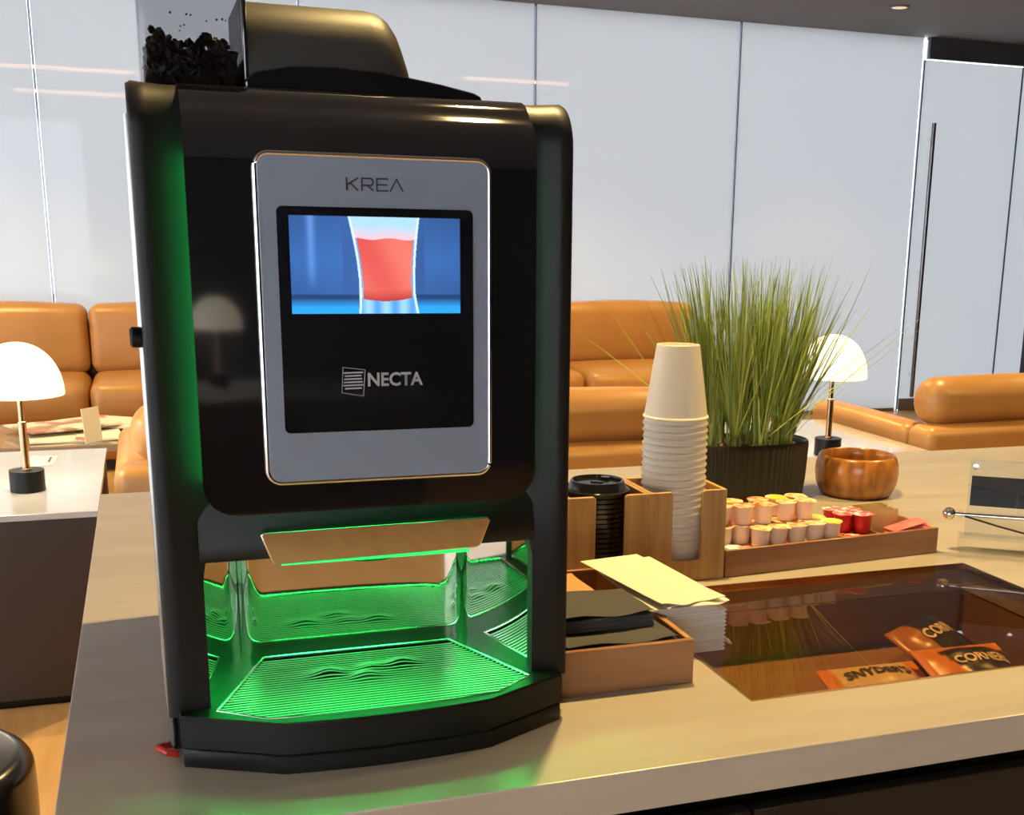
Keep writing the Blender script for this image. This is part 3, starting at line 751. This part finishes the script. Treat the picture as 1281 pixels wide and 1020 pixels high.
# ================================================================== PLANT
pt = thing('potted_grass', 'tall artificial green grass in a ribbed black oval pot', 'plant', (1.03, 1.955, T))
V = []; Fc = []; n = 320; pa, pb, ph = .122, .072, .116
levels = [(.90, 0, 0), (.93, .001, 1), (.975, .045, 1), (1.0, ph-.012, 1), (1.01, ph-.004, 0), (.985, ph, 0), (.93, ph-.002, 0), (.90, ph-.02, 0)]
for (s, z, rib) in levels:
    for i in range(n):
        a = 2*PI*i/n; rr = s*(1+(.008 if i % 4 < 2 else -.008)*rib)
        c, d = math.cos(a), math.sin(a); e = 2/2.6
        V.append((pa*rr*math.copysign(abs(c)**e, c), pb*rr*math.copysign(abs(d)**e, d), z))
for k in range(len(levels)-1):
    for i in range(n): j = (i+1) % n; Fc.append((k*n+i, k*n+j, (k+1)*n+j, (k+1)*n+i))
Fc.append(tuple(range(n))[::-1]); mesh('pot', V, Fc, 'pot', pt, ang=35)
V = [(pa*.91*math.cos(2*PI*i/40), pb*.91*math.sin(2*PI*i/40), ph-.012) for i in range(40)]
mesh('soil', V, [tuple(range(40))], 'soil', pt, False)
bm = bmesh.new()
for k in range(90):
    a = random.random()*2*PI; r = math.sqrt(random.random())*.86
    bmesh.ops.create_icosphere(bm, subdivisions=1, radius=random.uniform(.003, .006), matrix=Matrix.Translation((pa*r*math.cos(a), pb*r*math.sin(a), ph-.010)))
pb_ = bmobj('pebbles', bm, 'soil', pt); pb_['kind'] = 'stuff'
tufts = [(-.080, -.012), (-.045, .022), (-.038, -.030), (.0, .006), (.012, -.034), (.045, .026), (.052, -.026), (.085, .0)]
for ti, (tx, ty) in enumerate(tufts):
    V = []; Fc = []; cols = []
    for k in range(105):
        a = random.random()*2*PI; r = random.random()*.012
        bx, by = tx+r*math.cos(a), ty+r*math.sin(a)
        hgt = random.uniform(.24, .345)*(1 if random.random() < .8 else .75)
        out = Vector((tx*.50+random.gauss(0, .030)+(.03 if tx > .07 else -.02 if tx < -.07 else 0)*random.random(), ty*.5+random.gauss(0, .028), 0))
        if random.random() < .07: out *= 2.6; hgt *= .86
        curl = random.uniform(-.15, .7); w = random.uniform(.0011, .0020); yaw = random.random()*PI
        side = Vector((math.cos(yaw), math.sin(yaw), 0)); ns = 6; base = len(V)
        g1 = random.random(); cb = mixc((.15, .24, .035), (.46, .55, .11), g1); cb = mixc(cb, (.045, .10, .03), .75*(random.random() < .33))
        for s in range(ns+1):
            t = s/ns; p = Vector((bx, by, ph-.012))+out*(t*(1-curl)+t*t*curl)+Vector((0, 0, hgt*t))
            ww = w*(1-t**2.2)+.0002
            V += [p-side*ww, p+side*ww]; cc = mixc(cb, (.55, .60, .16), .30*(1-t)**3); cols += [cc, cc]
        for s in range(ns): q = base+2*s; Fc.append((q, q+1, q+3, q+2))
    o = mesh('grass_tuft', V, Fc, 'grass', pt); colattr(o.data, cols); o['kind'] = 'stuff'

# ================================================================== WOODEN BOWL
bl = thing('wooden_bowl', 'barrel-shaped brown wooden bowl, empty, beside the plant', 'bowl', (1.272, 1.948, T))
lathe('bowl_body', [(0, 0), (.062, 0), (.068, .003), (.077, .022), (.0800, .042), (.0785, .060), (.0745, .074), (.0720, .0775), (.0695, .0785), (.0665, .076), (.067, .060), (.069, .040), (.062, .012), (0, .009)], 'acacia', bl, 56, ang=60)

# ================================================================== ACRYLIC SIGN STAND
ra = math.atan2(-.059, .084)
sg = thing('sign_stand', 'clear acrylic sign stand with black card and steel ball pin', 'sign', (1.203, 1.522, T), ra)
box('base_block', -.008, .20, -.012, .035, 0, .024, 'acrylic', sg, .002)
box('front_sheet', .0, .20, .005, .0085, .0242, .148, 'acrylic', sg, .0006)
box('rear_sheet', .0, .20, .0115, .015, .0242, .148, 'acrylic', sg, .0006)
box('card', .004, .198, .0088, .0112, .074, .122, 'card_black', sg)
lathe('ball_knob', [(0, -.0105)]+[(.0105*math.cos(a), .0105*math.sin(a)) for a in [(-80+20*i)*PI/180 for i in range(9)]]+[(0, .0105)], 'chrome', sg, 20, (-.026, .004, .059))
tube('pin', [(-.018, .004, .059), (.19, .001, .061)], .0032, 'chrome', sg, 12)
lathe('collar', [(0, 0), (.006, 0), (.006, .008), (0, .008)], 'acrylic', sg, 16, (-.012, .004, .059), (0, PI/2, 0))
tube('cord', [(-.002, -.0015, .058), (.05, -.004, .046), (.10, -.006, .036), (.19, -.006, .026)], .0016, 'wire', sg, 8)
for (xx, zz) in ((.008, .138), (.085, .134)): lathe('screw', [(0, 0), (.005, 0), (.0045, .003), (0, .0035)], 'chrome', sg, 14, (xx, .0048, zz), (PI/2, 0, 0))

# ================================================================== SNACK BAGS IN THE WELL
def bag(label, w, l, hh, loc, rot, paint, words):
    t = thing('snack_bag', label, 'snack bag', loc, 0, 'snack bags under the glass'); t.rotation_euler = rot
    nx, ny = 36, 30; V = []; Fc = []; cols = []
    def hf(u, v):
        e = .0004 if abs(u) > .9 else hh*.5*(1-(abs(u)/.9)**2.6)*(1-abs(v)**3.2)
        return e*(1+.05*math.sin(u*9+v*5)+.04*math.sin(v*11-u*4))
    for s in (1, -1):
        for j in range(ny+1):
            for i in range(nx+1):
                u, v = i/nx*2-1, j/ny*2-1; V.append((u*w/2, v*l/2, s*hf(u, v)+.0004*s)); cols.append(paint(u, v))
    B = (nx+1)*(ny+1)
    for s in (0, 1):
        for j in range(ny):
            for i in range(nx): q = s*B+j*(nx+1)+i; Fc.append((q, q+1, q+nx+2, q+nx+1))
    for j in range(ny):
        for i in (0, nx): q = j*(nx+1)+i; Fc.append((q, q+nx+1, q+nx+1+B, q+B))
    for i in range(nx):
        for j in (0, ny): q = j*(nx+1)+i; Fc.append((q, q+1, q+1+B, q+B))
    o = mesh('pouch', V, Fc, 'bag', t); colattr(o.data, cols)
    for (s, size, u0, v0, mt) in words:
        tm = textmesh(s, size, size*.03)
        bm = bmesh.new(); bm.from_mesh(tm)
        bmesh.ops.triangulate(bm, faces=bm.faces)
        bmesh.ops.subdivide_edges(bm, edges=[e for e in bm.edges if e.calc_length() > .004], cuts=3)
        for v in bm.verts:
            x, y = v.co.x+u0*w/2, v.co.y+v0*l/2; v.co = Vector((x, y, hf(max(-1, min(1, 2*x/w)), max(-1, min(1, 2*y/l)))+.0020))
        bmobj('lettering', bm, mt, o, False)
    return t
OR, BK, CR = (.75, .25, .02), (.018, .016, .016), (.72, .55, .28)
zf = T-.12
p = atz(1092, 851, zf+.03)
bag('snack bag with cream and orange front lying flat by the well edge', .150, .105, .034, (p.x, p.y-.026, zf+.026), (.28, 0, -.03), lambda u, v: OR if abs(u) > .74 or v < -.45 else CR, [("SNYDER'S", .0225, 0., .38, 'ink_dark')])
p = atz(1210, 828, zf+.045)
bag('orange and black snack bag lying on top of the other black bag', .155, .105, .036, (p.x-.002, p.y-.022, zf+.038), (.38, .06, .10), lambda u, v: OR if (u < -.45-.2*v or v > .68 or v < -.55) else BK, [('CORNERS', .0225, .18, .18, 'ink_cream')])
p = atz(1185, 815, zf+.03)
bag('black snack bag with orange back leaning behind the orange and black bag', .150, .100, .030, (p.x-.005, p.y+.022, zf+.034), (.45, 0, .50), lambda u, v: BK if u > -.30 else (.42, .15, .02), [('CORN', .028, .20, .22, 'ink_cream')])

# ================================================================== LOUNGE FURNITURE
def lamp(label, x, y, z):
    t = thing('mushroom_lamp', label, 'lamp', (x, y, z), 0, 'mushroom table lamps')
    lathe('base', [(0, 0), (.049, 0), (.050, .001), (.050, .064), (.049, .065), (0, .065)], 'black_satin', t, 40)
    p2 = lathe('pole', [(0, .065), (.016, .065), (.016, .068), (.0115, .070), (.0115, .205), (.0125, .206), (.0125, .212), (.0085, .214), (.0085, .32), (0, .32)], 'brass', t, 24)
    pr = [(.126, .293), (.1275, .297)]
    for i in range(1, 17):
        a = PI/2*i/16; pr.append((.1275*math.cos(a)**.92, .297+.155*math.sin(a)))
    pr2 = [(r*.965 if r > 1e-4 else 0, .293+(z_-.293)*.96) for r, z_ in pr[::-1]]
    lathe('shade', pr[:-1]+[(0, .452)]+[(0, .4456)]+pr2[1:], 'opal', t, 48, close=False)
    ld = bpy.data.lights.new('bulb', 'POINT'); ld.energy = 1.6; ld.color = (1, .85, .62); ld.shadow_soft_size = .03
    lo = bpy.data.objects.new('bulb', ld); C.objects.link(lo); lo.parent = t; lo.location = (0, 0, .35)
CZ = .587
def console(label, x0, x1, y0, y1):
    t = thing('console_table', label, 'console table', ((x0+x1)/2, (y0+y1)/2, 0)); w, d = (x1-x0)/2, (y1-y0)/2
    box('top', -w, w, -d, d, CZ-.018, CZ, 'console_top', t, .0015)
    box('body', -w+.006, w-.006, -d+.012, d-.012, .03, CZ-.0185, 'console_body', t, .002)
    box('plinth', -w+.03, w-.03, -d+.04, d-.04, 0, .03, 'black_satin', t)
    return t
console('dark brown console with glossy grey top between counter corner and sofa arm, holding a card', -1.75, -.168, 3.605, 4.64)
console('glossy-topped console between the two near sofas', 1.93, 2.83, 3.62, 4.64)
lamp('white mushroom lamp with black base standing beside the small white card', -.376, 3.945, CZ)
lamp('white mushroom lamp on the console against the rear wall', .32, -4.15, CZ)
console('dark console against the rear wall carrying a mushroom lamp', -.5, 1.3, -4.45, -3.75)
lamp('white mushroom lamp with black base standing between the two near sofas', 2.385, 3.86, CZ)
cd_ = thing('table_card', 'small white printed card lying beside the mushroom lamp', 'card', (0, 0, CZ))
q = [atz(28, 586, CZ), atz(67, 582, CZ), atz(72, 571, CZ), atz(36, 572, CZ)]
prism('sheet', [(v.x, v.y) for v in q], 'z', .0004, .0022, 'white_card', cd_)
a_, b_ = atz(61, 579, CZ), atz(64, 573, CZ)
box('print_line', -.05, .05, -.004, .004, .0023, .0027, 'ink', cd_, loc=((a_.x+b_.x)/2, (a_.y+b_.y)/2, 0), rot=(0, 0, math.atan2(b_.y-a_.y, b_.x-a_.x)))

def puff(name, x0, x1, y0, y1, z0, z1, r, mat, parent, bulge=.0, seg=5):
    bm = bmesh.new(); addbox(bm, x0, x1, y0, y1, z0, z1)
    for ax, n in ((0, max(1, int((x1-x0)/.12))), ):
        pass
    bmesh.ops.bevel(bm, geom=list(bm.edges), offset=r, segments=seg, affect='EDGES', profile=.5)
    bmesh.ops.subdivide_edges(bm, edges=[e for e in bm.edges if e.calc_length() > .12], cuts=4, use_grid_fill=True)
    cx, cy, cz = (x0+x1)/2, (y0+y1)/2, (z0+z1)/2; hx, hy, hz = (x1-x0)/2, (y1-y0)/2, (z1-z0)/2
    for v in bm.verts:
        u, w, t = (v.co.x-cx)/hx, (v.co.y-cy)/hy, (v.co.z-cz)/hz
        v.co.z += bulge*t*(1-u*u)*(1-w*w); v.co.y += bulge*.8*w*(1-u*u)*(1-t*t)
    return bmobj(name, bm, mat, parent, ang=60)
def near_sofa(label, x0, x1, y0):
    t = thing('sofa', label, 'sofa', ((x0+x1)/2, y0, 0)); w = (x1-x0)/2; D = .93
    puff('back', -w+.001, w-.001, 0, .17, .10, .655, .045, 'leather', t, .012)
    for s in (-1, 1):
        puff('arm', min(s*w, s*(w-.15)), max(s*w, s*(w-.15)), .172, D, .10, .645, .045, 'leather', t, .006)
    puff('seat_base', -w+.152, w-.152, .175, D-.02, .10, .27, .03, 'leather_dark', t)
    nC = 2; cw = (2*w-.31)/nC
    for i in range(nC):
        a = -w+.155+i*cw; puff('seat_cushion', a+.003, a+cw-.003, .19, D+.01, .272, .45, .05, 'leather', t, .02)
        h2 = puff('headrest', a+.002-(.10 if i == 0 else 0), a+cw-.002+(.10 if i == nC-1 else 0), .06, .26, .645, .835, .085, 'leather_dark' if 0 else 'leather', t, .012, 7)
    for sx2 in (-1, 1):
        for yy in (.06, D-.08): box('leg', sx2*(w-.1)-.025, sx2*(w-.1)+.025, yy-.025, yy+.025, 0, .10, 'black_satin', t)
near_sofa('tan leather sofa with its back to the counter, directly behind the coffee machine', -.130, 1.90, 3.86)
near_sofa('tan leather sofa backing the counter, between console lamp and glass door', 2.885, 4.90, 3.92)
def wall_sofa(label, x0, x1, y0, seams):
    t = thing('sofa', label, 'sofa', ((x0+x1)/2, y0, 0)); w = (x1-x0)/2; c = (x0+x1)/2
    box('base', -w+.02, w-.02, .06, .92, .07, .30, 'leather_dark', t, .02)
    box('back_frame', -w, w, .80, .98, .07, .80, 'leather_dark', t, .03)
    e = [x0]+seams+[x1]
    for a, b2 in zip(e, e[1:]):
        puff('seat_cushion', a-c+.003, b2-c-.003, .0, .70, .302, .515, .07, 'leather', t, .025)
        puff('back_cushion', a-c+.003, b2-c-.003, .58, .79, .50, .905, .06, 'leather', t, .025)
    for sx2 in (-1, 1):
        for yy in (.12, .86): box('leg', sx2*(w-.1)-.025, sx2*(w-.1)+.025, yy-.025, yy+.025, 0, .07, 'black_satin', t)
wall_sofa('long tan leather sofa against the glass wall behind the magazine table', -2.85, 1.05, 7.12, [-1.60, -.33])
wall_sofa('tan leather sofa against the glass wall, behind the potted grass', 1.60, 3.62, 7.12, [2.61])
tb = thing('coffee_table', 'low grey-brown glossy coffee table in front of the long wall sofa', 'coffee table', (-.75, 6.13, 0))
box('top', -.95, .75, -.33, .36, .365, .40, 'coffee_table', tb, .004); box('pedestal', -.7, .5, -.15, .15, .02, .364, 'console_body', tb, .004); box('foot', -.75, .55, -.2, .2, 0, .0195, 'console_body', tb, .003)
for k, (px_, py_, rz, m, w, l, lab) in enumerate(((80, 541, .5, 'magazine', .22, .30, 'open brown magazine spread on the coffee table'), (150, 533, -.5, 'magazine2', .22, .30, 'white and red magazine on the coffee table beside the brown one'), (95, 548, .1, 'magazine2', .20, .27, 'white leaflet lying under the brown magazine'))):
    v = atz(px_, py_, .40); z = (.4290, .4125, .4003)[k]
    t = thing('magazine', lab, 'magazine', (v.x, v.y, z), rz)
    for s in (-1, 1): box('page_block', min(s*.001, s*w), max(s*.001, s*w), -l/2, l/2, 0, .009, m, t, .001, rot=(0, -s*.02, 0))
v = atz(118, 556, .40)
t = thing('table_sign', 'clear upright acrylic table sign on the coffee table', 'sign', (v.x, v.y+.02, .40), .9)
box('foot', -.06, .06, -.045, .045, 0, .006, 'acrylic', t, .001); box('sheet', -.055, .055, -.002, .002, .0062, .165, 'white_card', t, .0005, rot=(-.08, 0, 0))
# round black stool beside the counter
st = thing('round_stool', 'round black stool on the wooden floor at the counter end', 'stool', (-.475, 2.27, 0))
pr = [(0, .0), (.19, .0), (.205, .01), (.222, .15), (.226, .36), (.225, .405)]
for i in range(1, 9): a = PI/2*i/8; pr.append((.190+.035*math.cos(a), .405+.035*math.sin(a)))
lathe('drum', pr+[(0, .443)], 'stool', st, 64)
